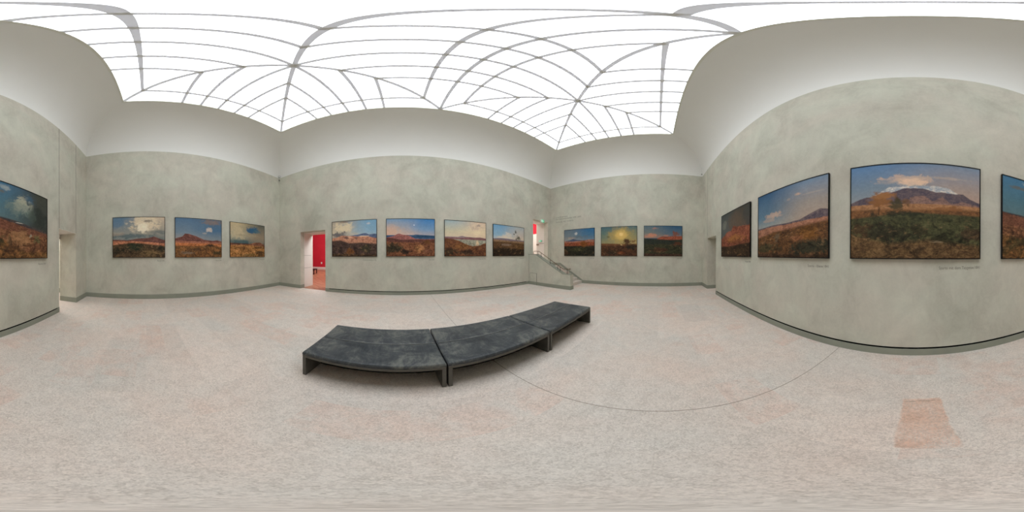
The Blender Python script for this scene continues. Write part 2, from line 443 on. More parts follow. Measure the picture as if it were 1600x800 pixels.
# ------------------------------------------------------------------ red room behind the left doorway
bm = bmesh.new(); box(bm, -15, 5, YC + 0.12, 17.4, -0.2, 0); tag(obj('floor_red_room', bm, M_PARQ), kind='structure')
bm = bmesh.new(); box(bm, -15, 5, 17.0, 17.3, 0, 6); tag(obj('wall_red_room_back', bm, M_RED), kind='structure')
bm = bmesh.new(); box(bm, -15.3, -15, YC + 0.98, 17.3, 0, 6); tag(obj('wall_red_room_left', bm, M_RED), kind='structure')
bm = bmesh.new(); box(bm, 5, 5.3, YC + 0.98, 17.3, 0, 6); tag(obj('wall_red_room_right', bm, M_RED), kind='structure')
wall_x('wall_red_room_front', 7.445, 7.6, -15.3, 5.3, 6.0, [(DL[0] - 0.29, DL[1] + 0.3, 0.0, DL[3] + 0.27)], M_RED)
bm = bmesh.new(); box(bm, -15.3, 5.3, 7.445, 17.3, 6.0, 6.2); tag(obj('ceiling_red_room', bm, M_WHITE), kind='structure')
bm = bmesh.new(); box(bm, -15, 5, 16.97, 17.0, 0, 0.28, 0.004); tag(obj('baseboard_red_room', bm, M_WHITE), kind='structure')
bm = bmesh.new(); box(bm, -0.09, 0.09, -0.02, 0.0, -0.1, 0.12, 0.01); box(bm, -0.05, 0.05, -0.035, -0.018, -0.05, 0.06, 0.006)
o = obj('wall_socket', bm, M_WHITE); o.location = (-9.15, 17.0, 0.74)
tag(o, 'small white socket plate low on the red wall seen through the left doorway', 'wall socket')

# ------------------------------------------------------------------ side passages behind the front wall
def passage(suffix, x0, x1, y0, y1, h, mat, op):
    fl = bmesh.new(); box(fl, x0, x1, y0, y1, -0.2, 0); tag(obj('floor_' + suffix, fl, M_FLOOR), kind='structure')
    b = bmesh.new()
    box(b, x0 - 0.2, x0, y0, y1, 0, h); box(b, x1, x1 + 0.2, y0, y1, 0, h); box(b, x0 - 0.2, x1 + 0.2, y0 - 0.2, y0, 0, h)
    tag(obj('wall_' + suffix, b, mat), kind='structure')
    b = bmesh.new(); box(b, x0 - 0.2, x1 + 0.2, y0 - 0.2, y1, h, h + 0.15); tag(obj('ceiling_' + suffix, b, M_WHITE), kind='structure')
    b = bmesh.new(); box(b, x0, x0 + 0.015, y0, y1, 0, 0.2); box(b, x1 - 0.015, x1, y0, y1, 0, 0.2)
    tag(obj('baseboard_' + suffix, b, M_BASE), kind='structure')
passage('side_passage', -6.2, -3.6, -6.5, YN - 0.63, 2.95, M_WALL, NL)
passage('far_passage', 6.0, 8.3, -6.5, YN - 0.63, 2.95, M_WALL, NR)
bm = bmesh.new(); box(bm, -5.3, -3.6, YN - 0.75, YN - 0.632, 2.24, 2.95); tag(obj('trim_1', bm, M_WHITE), kind='structure')
bm = bmesh.new(); box(bm, NL[0], NL[1], YN - 0.63, YN - 0.003, NL[3] - 0.012, NL[3]); tag(obj('trim_2', bm, M_WHITE), kind='structure')

# ------------------------------------------------------------------ stairs
RISE, RUN, Y0S = 0.16, 0.29, 4.20
XP0, XP1 = 6.336, 6.60             # parapet faces
st = empty('staircase', ((XP1 + XR) / 2, Y0S, 0)); hw = (XR - XP1) / 2
tag(st, 'short flight of pale stone steps rising between the parapet and the right wall', 'stairs')
M_STEP = M_FLOOR
for i in range(6):
    bm = bmesh.new()
    y0 = i * RUN; y1 = (i + 1) * RUN if i < 5 else YC - Y0S - 0.002
    box(bm, -hw + 0.001, hw - 0.001, y0, y1, i * RISE if i else 0.001, (i + 1) * RISE, 0.004, 1)
    o = obj('step', bm, M_STEP, st)
# solid under the steps
prof = [(Y0S + RUN, 0.0), (YC - 0.002, 0.0), (YC - 0.002, 5 * RISE)]
for i in range(5, 0, -1):
    prof += [(Y0S + i * RUN, i * RISE), (Y0S + i * RUN, (i - 1) * RISE)]
prof = prof[:-1]
bm = bmesh.new(); prism_x(bm, [(y - Y0S, z) for y, z in prof], -hw + 0.003, hw - 0.003); obj('stair_core', bm, M_STEP, st)

# sloping skirting on the right wall
bm = bmesh.new()
prism_x(bm, [(4.13, 0), (4.20, 0), (4.20, 0.1), (5.66, 0.965), (YC, 0.965), (YC, 1.13), (5.70, 1.13), (4.13, BH)], XR - 0.014, XR - 0.0005)
tag(obj('trim_3', bm, M_BASE), kind='structure')

# parapet with sloping cap
top = [(3.785, 0.70), (4.20, 0.70), (5.93, 1.64), (YC, 1.64)]
bm = bmesh.new()
YE = 3.785
prism_x(bm, [(YE, 0.0)] + [(YC, 0.0)] + top[::-1], XP0, XP1)
par = tag(obj('wall_stair_side', bm, M_WALL), kind='structure')
bm = bmesh.new()
c0 = [(YE - 0.008, 0.70), (4.197, 0.70), (5.928, 1.64), (YC, 1.64), (YC, 1.662), (5.922, 1.662), (4.191, 0.722), (YE - 0.008, 0.722)]
prism_x(bm, c0, XP0 - 0.008, XP1 + 0.008)
obj('cap', bm, M_BASE, par)
bm = bmesh.new(); box(bm, XP0 - E1, XP1 + E1, YE - E1, YE, 0, BH); box(bm, XP0 - E1, XP0, YE, YC, 0, BH); obj('skirting', bm, M_BASE, par)
bm = bmesh.new()
for s in ((5.834, 5.846, 0.0, 0.640), (6.338, 6.350, BH, 0.640)): box(bm, XP0 - E1 - 0.001 if s[2] == 0 else XP0 - 0.001, XP0 + 0.002, s[0], s[1], s[2], s[3])
box(bm, XP0 - 0.001, XP0 + 0.002, 5.834, 6.350, 0.628, 0.640)
box(bm, XP0 - 0.001, XP0 + 0.002, 6.400, 6.409, BH, 1.64)
obj('hatch_joint', bm, M_JOINT, par)

# handrail on the parapet
xr = 6.45
def ztop(y):
    return 0.722 if y < 4.19 else (1.662 if y > 5.92 else 0.722 + (y - 4.19) * 0.94 / 1.731)
hr = empty('handrail', (xr, 5.0, 0.7)); tag(hr, 'slim bronze handrail on short posts running down the sloping stair parapet', 'handrail')
def hpt(y, z, x=xr): return (x - xr, y - 5.0, z - 0.7)
bm = bmesh.new()
tube(bm, [hpt(6.17, 1.665), hpt(6.17, 1.79), hpt(6.15, 1.815), hpt(5.80, 1.815), hpt(5.74, 1.79), hpt(4.30, 0.975), hpt(4.22, 0.95), hpt(3.98, 0.95), hpt(3.93, 0.95, xr + 0.03), hpt(3.93, 0.95, xr + 0.09)], 0.014, 10)
obj('rail', bm, M_BRONZE, hr, smooth=True)
for y in (5.86, 5.62, 5.02, 4.55, 4.42, 4.02):
    zt = 1.815 if y > 5.8 else (0.95 if y < 4.22 else 0.975 + (y - 4.30) * (1.79 - 0.975) / 1.44)
    bm = bmesh.new(); tube(bm, [hpt(y, ztop(y) - 0.005), hpt(y, zt - 0.01)], 0.011, 8); obj('post', bm, M_RAILD, hr, smooth=True)
bm = bmesh.new(); bmesh.ops.create_uvsphere(bm, u_segments=14, v_segments=8, radius=0.03)
for v in bm.verts: v.co += Vector(hpt(3.93, 0.95, xr + 0.10))
obj('end_knob', bm, M_BRONZE, hr, smooth=True)

# landing behind the stair doorway
bm = bmesh.new(); box(bm, 6.3, 9.7, YC, 7.445, 0.8, 0.955); box(bm, 6.3, 9.9, 7.445, 10.6, 0.8, 0.955)
tag(obj('floor_landing', bm, M_FLOOR), kind='structure')
bm = bmesh.new(); box(bm, 9.5, 9.7, 7.445, 10.6, 0.95, 3.3); box(bm, 5.9, 9.7, 10.5, 10.7, 0.95, 5.2); box(bm, 8.32, 9.7, 7.445, 7.6, 0.95, 5.2); box(bm, 6.2, 6.45, 7.445, 10.5, 0.95, 5.2)
tag(obj('wall_landing', bm, M_WHITE), kind='structure')
bm = bmesh.new(); box(bm, 9.5, 9.7, 7.6, 10.5, 3.3, 5.2); tag(obj('wall_landing_red', bm, M_RED), kind='structure')
bm = bmesh.new(); box(bm, 6.2, 9.7, 7.445, 10.7, 5.2, 5.35); tag(obj('ceiling_landing', bm, M_WHITE), kind='structure')

# exit signs
M_SIGNW = emissive('exit_sign_white', (0.86, 1.0, 0.9, 1), 0.85)
M_SIGNG = emissive('exit_sign_green', (0.10, 0.62, 0.30, 1), 0.75)
def exit_sign(loc, rz, w, h, label, lower=True):
    r = empty('exit_sign', loc, rz); tag(r, label, 'exit sign', 'green exit signs of the stair doorway')
    bm = bmesh.new(); box(bm, -w / 2, w / 2, 0, 0.05, -h / 2, h / 2, 0.004); obj('housing', bm, M_WHITE, r)
    bm = bmesh.new(); box(bm, -w / 2 + 0.01, w / 2 - 0.01, -0.004, 0.0, -h / 2 + 0.01, h / 2 - 0.01); obj('face', bm, M_SIGNG, r)
    # running figure, door and arrow
    bm = bmesh.new(); s = h * 0.32; y = -0.007
    def poly(pts):
        a = [bm.verts.new((px * s, y, pz * s)) for px, pz in pts]; b = [bm.verts.new((px * s, y + 0.003, pz * s)) for px, pz in pts]
        bm.faces.new(a); bm.faces.new(b[::-1])
        for i in range(len(pts)): bm.faces.new((a[i], b[i], b[(i + 1) % len(pts)], a[(i + 1) % len(pts)]))
    poly([(-1.75, -1.0), (-0.75, -1.0), (-0.75, 1.0), (-1.75, 1.0)])                     # door
    poly([(0.15 + 0.2 * math.cos(t * PI / 4), 0.8 + 0.2 * math.sin(t * PI / 4)) for t in range(8)])  # head
    poly([(-0.1, 0.55), (0.3, 0.5), (0.2, -0.1), (-0.15, -0.1)])
    poly([(0.2, -0.05), (0.55, -0.45), (0.95, -0.45), (0.95, -0.62), (0.45, -0.62), (0.0, -0.15)])
    poly([(-0.1, -0.1), (-0.25, -0.6), (-0.6, -0.95), (-0.45, -1.0), (-0.05, -0.65), (0.12, -0.12)])
    poly([(0.2, 0.5), (0.75, 0.1), (0.65, 0.0), (0.15, 0.32)])
    poly([(1.15, 0.5), (1.15, -0.5), (1.75, 0.0)])                                         # arrow
    bmesh.ops.recalc_face_normals(bm, faces=bm.faces)
    obj('pictogram', bm, M_SIGNW, r)
    return r
exit_sign((7.50, YC - 0.056, 3.70), 0.0, 0.30, 0.20, 'green and white running-man exit sign hanging at the lintel of the stair doorway')
exit_sign((DS[1] - 0.055, 7.06, 2.53), -PI / 2, 0.26, 0.13, 'small glowing green exit sign inside the white reveal of the stair doorway')

# corner detectors under the cove
def detector(name, loc, rz, r, label, dark=True):
    e = empty(name, loc, rz); tag(e, label, 'detector')
    bm = bmesh.new(); tube(bm, [(0, 0.02, 0), (0, -0.015, 0)], r, 20); obj('mounting_plate', bm, M_SENS, e)
    bm = bmesh.new(); bmesh.ops.create_uvsphere(bm, u_segments=16, v_segments=10, radius=r * 0.6)
    for v in bm.verts: v.co.y = v.co.y * 0.7 - 0.02
    obj('dome', bm, M_DARK if dark else M_SENS, e, smooth=True)
    return e
detector('motion_detector', (XL + 0.05, YC - 0.05, 5.985), PI / 4, 0.04, 'tiny dark motion detector just below the cove in the left back corner')
e = empty('speaker_disc', (XL + 0.075, YC - 0.075, 6.235), PI / 4); tag(e, 'small round grey disc on the white cove above the left back corner', 'ceiling disc')
bm = bmesh.new(); tube(bm, [(0, 0.03, 0), (0, -0.012, 0)], 0.062, 24); obj('disc', bm, M_SENS, e)
bm = bmesh.new(); tube(bm, [(0, -0.012, 0), (0, -0.02, 0)], 0.045, 24); obj('grille', bm, M_COVE, e)
detector('smoke_detector', (XR - 0.075, YN + 0.06, 6.26), -PI * 0.75, 0.03, 'tiny grey detector on the cove above the right front corner')

# ------------------------------------------------------------------ benches
def bench(label, loc, group):
    W, D, H = 1.45, 0.985, 0.395
    r = empty('gallery_bench', loc); tag(r, label, 'bench', group)
    bm = bmesh.new(); box(bm, 0.0, W, -0.010, D + 0.006, 0.316, 0.351, 0.004); obj('seat_frame', bm, M_LEG, r)
    for x0 in (0.0, W - 0.042):
        bm = bmesh.new(); box(bm, x0, x0 + 0.042, -0.010, D + 0.006, 0.0, 0.3165, 0.004); obj('leg', bm, M_LEG, r)
    bm = bmesh.new(); box(bm, 0.042, W - 0.042, 0.33, 0.36, 0.0, 0.322, 0.003); obj('shade_panel', bm, M_UNDER, r)  # added hidden panel, blocks light to deepen the shade under the bench
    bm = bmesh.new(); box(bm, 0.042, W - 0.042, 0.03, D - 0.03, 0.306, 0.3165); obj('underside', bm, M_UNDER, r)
    for k, (y0, y1) in enumerate(((-0.006, D / 2 + 0.004), (D / 2 + 0.008, D + 0.004))):
        bm = bmesh.new()
        nx, ny = 28, 12
        x0, x1 = -0.004, W + 0.004; z0, z1 = 0.352, 0.397 + (0.004 if k == 0 else 0.0)
        rr = 0.02
        def prof(t, a, b):
            return a + (b - a) * t
        grid = []
        us = [0, .004, .012, .03] + [0.03 + 0.94 * i / nx for i in range(1, nx)] + [.97, .988, .996, 1]
        vsr = [0, .012, .035, .08] + [0.08 + 0.84 * i / ny for i in range(1, ny)] + [.92, .965, .988, 1]
        for v_ in vsr:
            row = []
            for u_ in us:
                x = prof(u_, x0, x1); y = prof(v_, y0, y1)
                dx = min(x - x0, x1 - x); dy = min(y - y0, y1 - y)
                fx = 1 - max(0, 1 - dx / rr) ** 2; fy = 1 - max(0, 1 - dy / rr) ** 2
                z = z1 - 0.022 * (1 - math.sqrt(max(0, fx * fy))) + 0.003 * math.sin(PI * u_) * math.sin(PI * v_)
                row.append(bm.verts.new((x, y, z)))
            grid.append(row)
        for a, b in zip(grid, grid[1:]):
            for i in range(len(us) - 1): bm.faces.new((a[i], a[i + 1], b[i + 1], b[i]))
        # skirt down to the frame
        ring = grid[0][:] + [row[-1] for row in grid[1:]] + grid[-1][-2::-1] + [row[0] for row in grid[-2:0:-1]]
        low = [bm.verts.new((v.co.x, v.co.y, z0)) for v in ring]
        for i in range(len(ring)): bm.faces.new((ring[i], low[i], low[(i + 1) % len(ring)], ring[(i + 1) % len(ring)]))
        bm.faces.new(low[::-1])
        bmesh.ops.recalc_face_normals(bm, faces=bm.faces)
        obj('cushion', bm, M_LEATHER, r, smooth=True)
        # piping along the centre seam edge
    bm = bmesh.new(); tube(bm, [(0.01, D / 2 + 0.002, 0.399), (W - 0.01, D / 2 + 0.002, 0.399)], 0.0055, 8); obj('piping', bm, M_PIPE, r, smooth=True)
    return r
GB = 'black leather gallery benches set end to end in the middle of the room'
bench('black leather gallery bench, left one of the row, nearest the doorway to the red room', (-1.04, 1.485, 0), GB)
bench('black leather gallery bench in the middle of the row, with a bench at either end', (0.43, 1.485, 0), GB)
bench('black leather gallery bench, right one of the row, nearest the stairs', (1.905, 1.485, 0), GB)

# bench in the red room
r = empty('museum_bench', (-7.58, 12.4, 0), 0.30); tag(r, 'small black bench on the parquet of the red room beyond the left doorway', 'bench')
bm = bmesh.new(); box(bm, -0.28, 0.28, -0.6, 0.6, 0.36, 0.43, 0.01); obj('seat', bm, M_FRAME, r)
for x0 in (-0.27, 0.20):
    for y0 in (-0.58, 0.51):
        bm = bmesh.new(); box(bm, x0, x0 + 0.07, y0, y0 + 0.07, 0, 0.365); obj('leg', bm, M_FRAME, r)

# ------------------------------------------------------------------ painted landscapes
PF = 1.12
def painting_mat(name, sky, layers, seed=0.0, sun=None):
    m = NT(name); uv = m.coords('UV')
    sep = m.n('ShaderNodeSeparateXYZ'); m.l(uv, sep.inputs[0]); u, v = sep.outputs[0], sep.outputs[1]
    mp = m.mapping(uv, loc=(seed * 3.7, seed * 1.9, seed), scale=(1.3, 1, 1))
    nA = m.noise(mp, 3.2, 6, 0.6, 0.5)       # broad
    nB = m.noise(mp, 9.0, 7, 0.65, 0.8)      # brush clumps
    nC = m.noise(m.mapping(uv, loc=(seed, 5, 2), scale=(16, 30, 1)), 1.6, 5, 0.7, 1.0)  # horizontal strokes
    nD = m.noise(mp, 30, 5, 0.7, 0.6)        # small dabs
    nE = m.noise(m.mapping(mp, scale=(1, 1.8, 1)), 5.5, 7, 0.68, 1.4)   # bushes and rocks
    cA = m.math('SUBTRACT', nA, 0.5); cB = m.math('SUBTRACT', nB, 0.5); cC = m.math('SUBTRACT', nC, 0.5); cD = m.math('SUBTRACT', nD, 0.5)
    cE = m.math('SUBTRACT', nE, 0.5)
    vw = m.math('ADD', v, m.math('MULTIPLY', cA, 0.10))
    (s1, s2) = sky if isinstance(sky[0], list) else (sky, None)
    c = m.ramp(vw, [(p, k) for p, k in s1])
    if s2: c = m.mix(m.smooth(m.math('ADD', u, m.math('MULTIPLY', cA, 0.3)), 0.15, 0.85), c, m.ramp(vw, [(p, k) for p, k in s2]))
    for L in layers:
        k = L[0]
        if k == 'blob':     # cu cv ru rv color strength rough
            _, cu, cv, ru, rv, col, st, ro = L
            du = m.math('DIVIDE', m.math('SUBTRACT', u, cu), ru); dv = m.math('DIVIDE', m.math('SUBTRACT', v, cv), rv)
            d = m.math('SQRT', m.math('ADD', m.math('MULTIPLY', du, du), m.math('MULTIPLY', dv, dv)))
            d = m.math('ADD', d, m.math('MULTIPLY', m.math('ADD', m.math('MULTIPLY', cA, 1.0), m.math('ADD', m.math('MULTIPLY', cB, 1.8), m.math('MULTIPLY', cE, 1.3))), ro * 2.9))
            f = m.math('MULTIPLY', m.math('SUBTRACT', 1.0, m.smooth(d, 0.45, 1.1)), st)
            c = m.mix(f, c, lin(col))
        elif k == 'ridge':  # [(u,h)], colA, colB, amp, soft
            _, prof, ca, cb, amp, soft = L
            h = m.ramp(u, [(p, (q, q, q, 1)) for p, q in prof])
            h = m.math('ADD', h, m.math('MULTIPLY', m.math('ADD', cB, m.math('MULTIPLY', cD, 0.8)), amp))
            f = m.smooth(m.math('SUBTRACT', h, v), -soft, soft)
            tex = m.math('MULTIPLY_ADD', m.math('ADD', cB, m.math('ADD', cC, m.math('ADD', cD, cE))), 2.6, 0.5, clamp=True)
            c = m.mix(f, c, m.mix(tex, lin(ca), lin(cb)))
        elif k == 'dabs':   # v0 v1 color thr strength
            _, v0, v1, col, thr, st = L
            f = m.math('MULTIPLY', m.smooth(v, v0 - .03, v0 + .03), m.math('SUBTRACT', 1.0, m.smooth(v, v1 - .03, v1 + .03)))
            f = m.math('MULTIPLY', m.math('MULTIPLY', f, m.smooth(m.math('ADD', m.math('MULTIPLY', nB, 0.5), m.math('MULTIPLY', nD, 0.5)), thr, thr + 0.08)), st)
            c = m.mix(f, c, lin(col))
    fore = m.math('SUBTRACT', 1.0, m.smooth(v, 0.26, 0.52))
    c = m.mix(m.math('MULTIPLY', m.math('MULTIPLY', fore, m.smooth(nE, 0.50, 0.60)), 0.62), c, m.mix(0.5, lin((22, 22, 15)), c, 'MULTIPLY'))
    c = m.mix(m.math('MULTIPLY', m.math('MULTIPLY', fore, m.math('SUBTRACT', 1.0, m.smooth(nE, 0.34, 0.44))), 0.34), c, lin((176, 134, 92)))
    tone = m.math('ADD', m.math('MULTIPLY', cB, 1.0), m.math('ADD', m.math('MULTIPLY', cC, 0.8), m.math('MULTIPLY', cD, 0.9)))
    g = m.math('MULTIPLY_ADD', m.math('MULTIPLY', tone, m.math('MULTIPLY_ADD', fore, 1.0, 0.35)), 1.0, 1.0)
    cg = m.n('ShaderNodeCombineColor'); g = m.math('MULTIPLY', g, PF)
    for i in range(3): m.l(g, cg.inputs[i])
    c = m.mix(1.0, c, cg.outputs[0], 'MULTIPLY')
    m.bsdf(c, 0.55, 0.22)
    return m.mat

WALLS = {  # wall: (function of (u along the viewer's right, distance off the wall, z) -> world, heading of the inward normal, top z)
    'L': (lambda u, d, z: (XL + d, u, z), PI / 2, 3.095),
    'C': (lambda u, d, z: (u, YC - d, z), 0.0, 3.085),
    'R': (lambda u, d, z: (XR - d, -u, z), -PI / 2, 3.13),
    'N': (lambda u, d, z: (-u, YN + d, z), PI, 3.07)}
PG = 'black-framed landscape paintings around the gallery walls'
def painting(w, u0, u1, mat, label):
    P, rz, zt = WALLS[w]; zb = 1.562
    e = empty('landscape_painting', P((u0 + u1) / 2, 0.0, zb), rz); tag(e, label, 'painting', PG)
    W = u1 - u0; H = zt - zb; fw = 0.014; D = 0.05
    # local: x = viewer's right, -y = out of the wall, z up
    bm = bmesh.new()
    box(bm, -W / 2, -W / 2 + fw, -D, -0.012, 0, H); box(bm, W / 2 - fw, W / 2, -D, -0.012, 0, H)
    box(bm, -W / 2 + fw, W / 2 - fw, -D, -0.012, H - fw, H); box(bm, -W / 2 + fw, W / 2 - fw, -D, -0.012, 0, fw)
    obj('frame', bm, M_FRAME, e)
    bm = bmesh.new(); box(bm, -W / 2 + 0.01, W / 2 - 0.01, -0.034, -0.001, 0.01, H - 0.01); obj('backing_board', bm, M_BACK, e)
    bm = bmesh.new()
    n = 6; uvl = bm.loops.layers.uv.new('UVMap')
    x0, x1, z0, z1 = -W / 2 + fw, W / 2 - fw, fw, H - fw
    vv = [[bm.verts.new((x0 + (x1 - x0) * i / n, -0.042, z0 + (z1 - z0) * j / n)) for i in range(n + 1)] for j in range(n + 1)]
    for j in range(n):
        for i in range(n):
            f = bm.faces.new((vv[j][i], vv[j][i + 1], vv[j + 1][i + 1], vv[j + 1][i]))
            for lp, (a, b) in zip(f.loops, ((i, j), (i + 1, j), (i + 1, j + 1), (i, j + 1))): lp[uvl].uv = (a / n, b / n)
    obj('canvas', bm, mat, e)
    return e

# ---- left wall
mat = painting_mat('painted_cloudbank', [[(0.4, (126, 134, 132)), (0.6, (150, 150, 142)), (1.0, (96, 124, 146))], [(0.4, (108, 118, 118)), (0.6, (150, 146, 134)), (1.0, (204, 184, 160))]], [
    ('blob', .62, .80, .30, .27, (226, 208, 178), .95, .5), ('blob', .58, .72, .14, .14, (244, 232, 206), .9, .4), ('blob', .68, .90, .09, .04, (130, 120, 108), .8, .4),
    ('blob', .35, .52, .55, .07, (92, 108, 112), .85, .5), ('blob', .9, .62, .3, .06, (104, 112, 112), .7, .5), ('blob', .08, .85, .14, .14, (84, 120, 152), .6, .4), ('blob', .1, .58, .15, .06, (176, 160, 142), .6, .5),
    ('ridge', [(0, .44), (.3, .42), (.5, .46), (.68, .47), (.79, .51), (.9, .46), (1, .42)], (96, 62, 60), (128, 84, 74), .02, .008),
    ('ridge', [(0, .40), (.5, .39), (1, .34)], (178, 108, 78), (206, 138, 104), .01, .01),
    ('ridge', [(0, .30), (.35, .35), (.6, .33), (1, .27)], (58, 46, 34), (100, 78, 54), .05, .015),
    ('blob', .45, .25, .20, .12, (42, 52, 36), .9, .5), ('blob', .1, .17, .16, .1, (34, 36, 26), .8, .5), ('blob', .93, .2, .12, .09, (40, 46, 34), .8, .5), ('blob', .72, .1, .25, .08, (128, 102, 68), .7, .5),
    ('dabs', .12, .3, (160, 142, 106), .6, .5)], 1.3)
painting('L', -1.243, 0.706, mat, 'painting of a huge cream cloud over a dim plain, first on the left end wall')
mat = painting_mat('painted_mesa', [[(0.4, (168, 158, 146)), (0.62, (118, 136, 150)), (1.0, (84, 116, 146))], [(0.4, (138, 146, 148)), (0.7, (78, 112, 142)), (1.0, (90, 112, 132))]], [
    ('blob', .82, .93, .28, .10, (134, 118, 112), .85, .5), ('blob', .72, .72, .07, .07, (206, 192, 180), .9, .5), ('blob', .62, .62, .05, .02, (180, 172, 162), .6, .5),
    ('ridge', [(0, .47), (.14, .52), (.20, .60), (.28, .59), (.36, .56), (.42, .54), (.6, .45), (.8, .43), (.9, .45), (1, .42)], (96, 58, 52), (136, 88, 78), .02, .006),
    ('ridge', [(0, .41), (.5, .40), (1, .39)], (150, 92, 72), (176, 116, 90), .015, .01), ('ridge', [(0, .36), (1, .35)], (182, 106, 62), (206, 132, 82), .01, .01),
    ('ridge', [(0, .29), (.4, .28), (.75, .31), (1, .27)], (96, 66, 38), (146, 98, 56), .03, .02), ('blob', .75, .30, .14, .045, (34, 34, 26), .9, .5), ('blob', .4, .19, .25, .05, (60, 46, 34), .6, .5),
    ('blob', .22, .11, .18, .05, (120, 112, 98), .6, .4), ('blob', .92, .12, .14, .08, (46, 50, 30), .8, .5), ('dabs', .15, .3, (212, 190, 160), .66, .8)], 2.1)
painting('L', 1.079, 3.004, mat, 'painting of a flat-topped brown mountain under blue sky, middle of the left end wall')
mat = painting_mat('painted_squall', [[(0.4, (74, 96, 98)), (0.6, (168, 164, 142)), (1.0, (196, 176, 138))], [(0.4, (128, 122, 110)), (0.6, (150, 134, 112)), (1.0, (96, 98, 88))]], [
    ('blob', .2, .72, .26, .22, (204, 186, 150), .7, .5), ('blob', .6, .82, .20, .12, (44, 92, 126), .95, .4), ('blob', .75, .78, .12, .07, (72, 108, 122), .7, .4), ('blob', .25, .44, .35, .06, (72, 96, 100), .85, .4), ('blob', .55, .64, .4, .04, (166, 152, 126), .7, .5),
    ('ridge', [(0, .40), (.5, .39), (.62, .41), (.72, .44), (.85, .45), (1, .38)], (104, 66, 52), (158, 104, 78), .02, .008), ('blob', .15, .385, .3, .025, (54, 46, 44), .8, .3),
    ('ridge', [(0, .33), (.5, .35), (1, .32)], (150, 100, 54), (196, 140, 82), .02, .012), ('blob', .82, .28, .15, .04, (66, 44, 30), .8, .5), ('blob', .3, .27, .2, .04, (92, 60, 38), .7, .5),
    ('blob', .84, .1, .18, .08, (52, 40, 26), .8, .5), ('blob', .22, .08, .1, .04, (60, 44, 28), .8, .5), ('blob', .5, .05, .3, .05, (84, 78, 46), .6, .5), ('dabs', .2, .34, (70, 44, 28), .56, .5)], 3.7)
painting('L', 3.397, 5.339, mat, 'painting of torn clouds over a sandy plain, last on the left end wall')
# ---- back wall
mat = painting_mat('painted_ruins', [[(0.45, (150, 142, 138)), (0.65, (206, 192, 166)), (1.0, (172, 160, 146))], [(0.45, (184, 190, 192)), (0.7, (142, 178, 200)), (1.0, (126, 168, 196))]], [
    ('blob', .25, .82, .26, .17, (232, 214, 180), .85, .5), ('blob', .14, .62, .26, .09, (98, 96, 102), .9, .4), ('blob', .28, .97, .14, .03, (128, 100, 84), .6, .4), ('blob', .45, .62, .2, .05, (206, 196, 180), .6, .4), ('blob', .83, .9, .05, .05, (206, 200, 200), .7, .4),
    ('ridge', [(0, .50), (.5, .58), (.62, .60), (.72, .63), (.78, .63), (.84, .59), (.95, .61), (1, .60)], (82, 96, 126), (104, 116, 142), .012, .006),
    ('ridge', [(0, .52), (.12, .54), (.22, .58), (.5, .56), (.6, .54), (.8, .54), (1, .49)], (168, 110, 88), (208, 152, 122), .03, .01), ('blob', .72, .55, .14, .02, (236, 204, 172), .9, .3), ('blob', .42, .53, .07, .04, (226, 176, 146), .8, .5), ('blob', .34, .51, .06, .04, (84, 66, 72), .7, .5), ('blob', .55, .5, .04, .04, (84, 70, 74), .7, .5),
    ('ridge', [(0, .44), (.2, .45), (.4, .36), (.7, .37), (1, .33)], (58, 46, 42), (92, 70, 62), .06, .02), ('blob', .45, .13, .14, .1, (128, 80, 40), .8, .5), ('blob', .8, .2, .2, .1, (68, 66, 46), .6, .5), ('ridge', [(0, .06), (1, .05)], (58, 44, 32), (96, 72, 50), .05, .03), ('dabs', .5, .56, (232, 186, 152), .58, .7)], 4.4)
painting('C', -2.937, -0.998, mat, 'painting of a pink rocky ridge and bright cloud, beside the doorway to the red room')
mat = painting_mat('painted_bay', [[(0.55, (222, 186, 166)), (0.7, (192, 178, 170)), (1.0, (128, 160, 190))], [(0.55, (178, 172, 178)), (0.72, (122, 156, 190)), (1.0, (62, 128, 188))]], [
    ('blob', .05, .68, .3, .16, (226, 180, 150), .6, .3), ('blob', .57, .83, .015, .02, (240, 240, 240), .9, .2),
    ('ridge', [(0, .56), (.55, .56), (.6, .575), (1, .55)], (52, 82, 116), (72, 98, 128), .004, .006), ('blob', .8, .52, .3, .025, (30, 64, 92), .8, .2),
    ('ridge', [(0, .50), (.14, .53), (.21, .58), (.26, .60), (.33, .57), (.45, .55), (.6, .46), (.8, .45), (1, .46)], (128, 78, 76), (176, 112, 104), .015, .008),
    ('ridge', [(0, .49), (.12, .48), (.3, .43), (.6, .44), (1, .44)], (84, 50, 46), (110, 68, 58), .02, .01), ('ridge', [(0, .38), (.4, .36), (1, .36)], (104, 62, 42), (150, 96, 66), .05, .02),
    ('blob', .68, .2, .13, .12, (186, 130, 82), .85, .4), ('blob', .86, .38, .14, .06, (110, 70, 34), .8, .5), ('blob', .14, .2, .24, .16, (40, 44, 30), .9, .5), ('blob', .4, .12, .16, .07, (30, 30, 26), .85, .5), ('blob', .85, .14, .15, .06, (120, 78, 60), .7, .5), ('dabs', .05, .35, (150, 112, 70), .62, .5)], 5.2)
painting('C', -0.622, 1.314, mat, 'painting of a blue coast with brown foreground, second from the red room doorway')
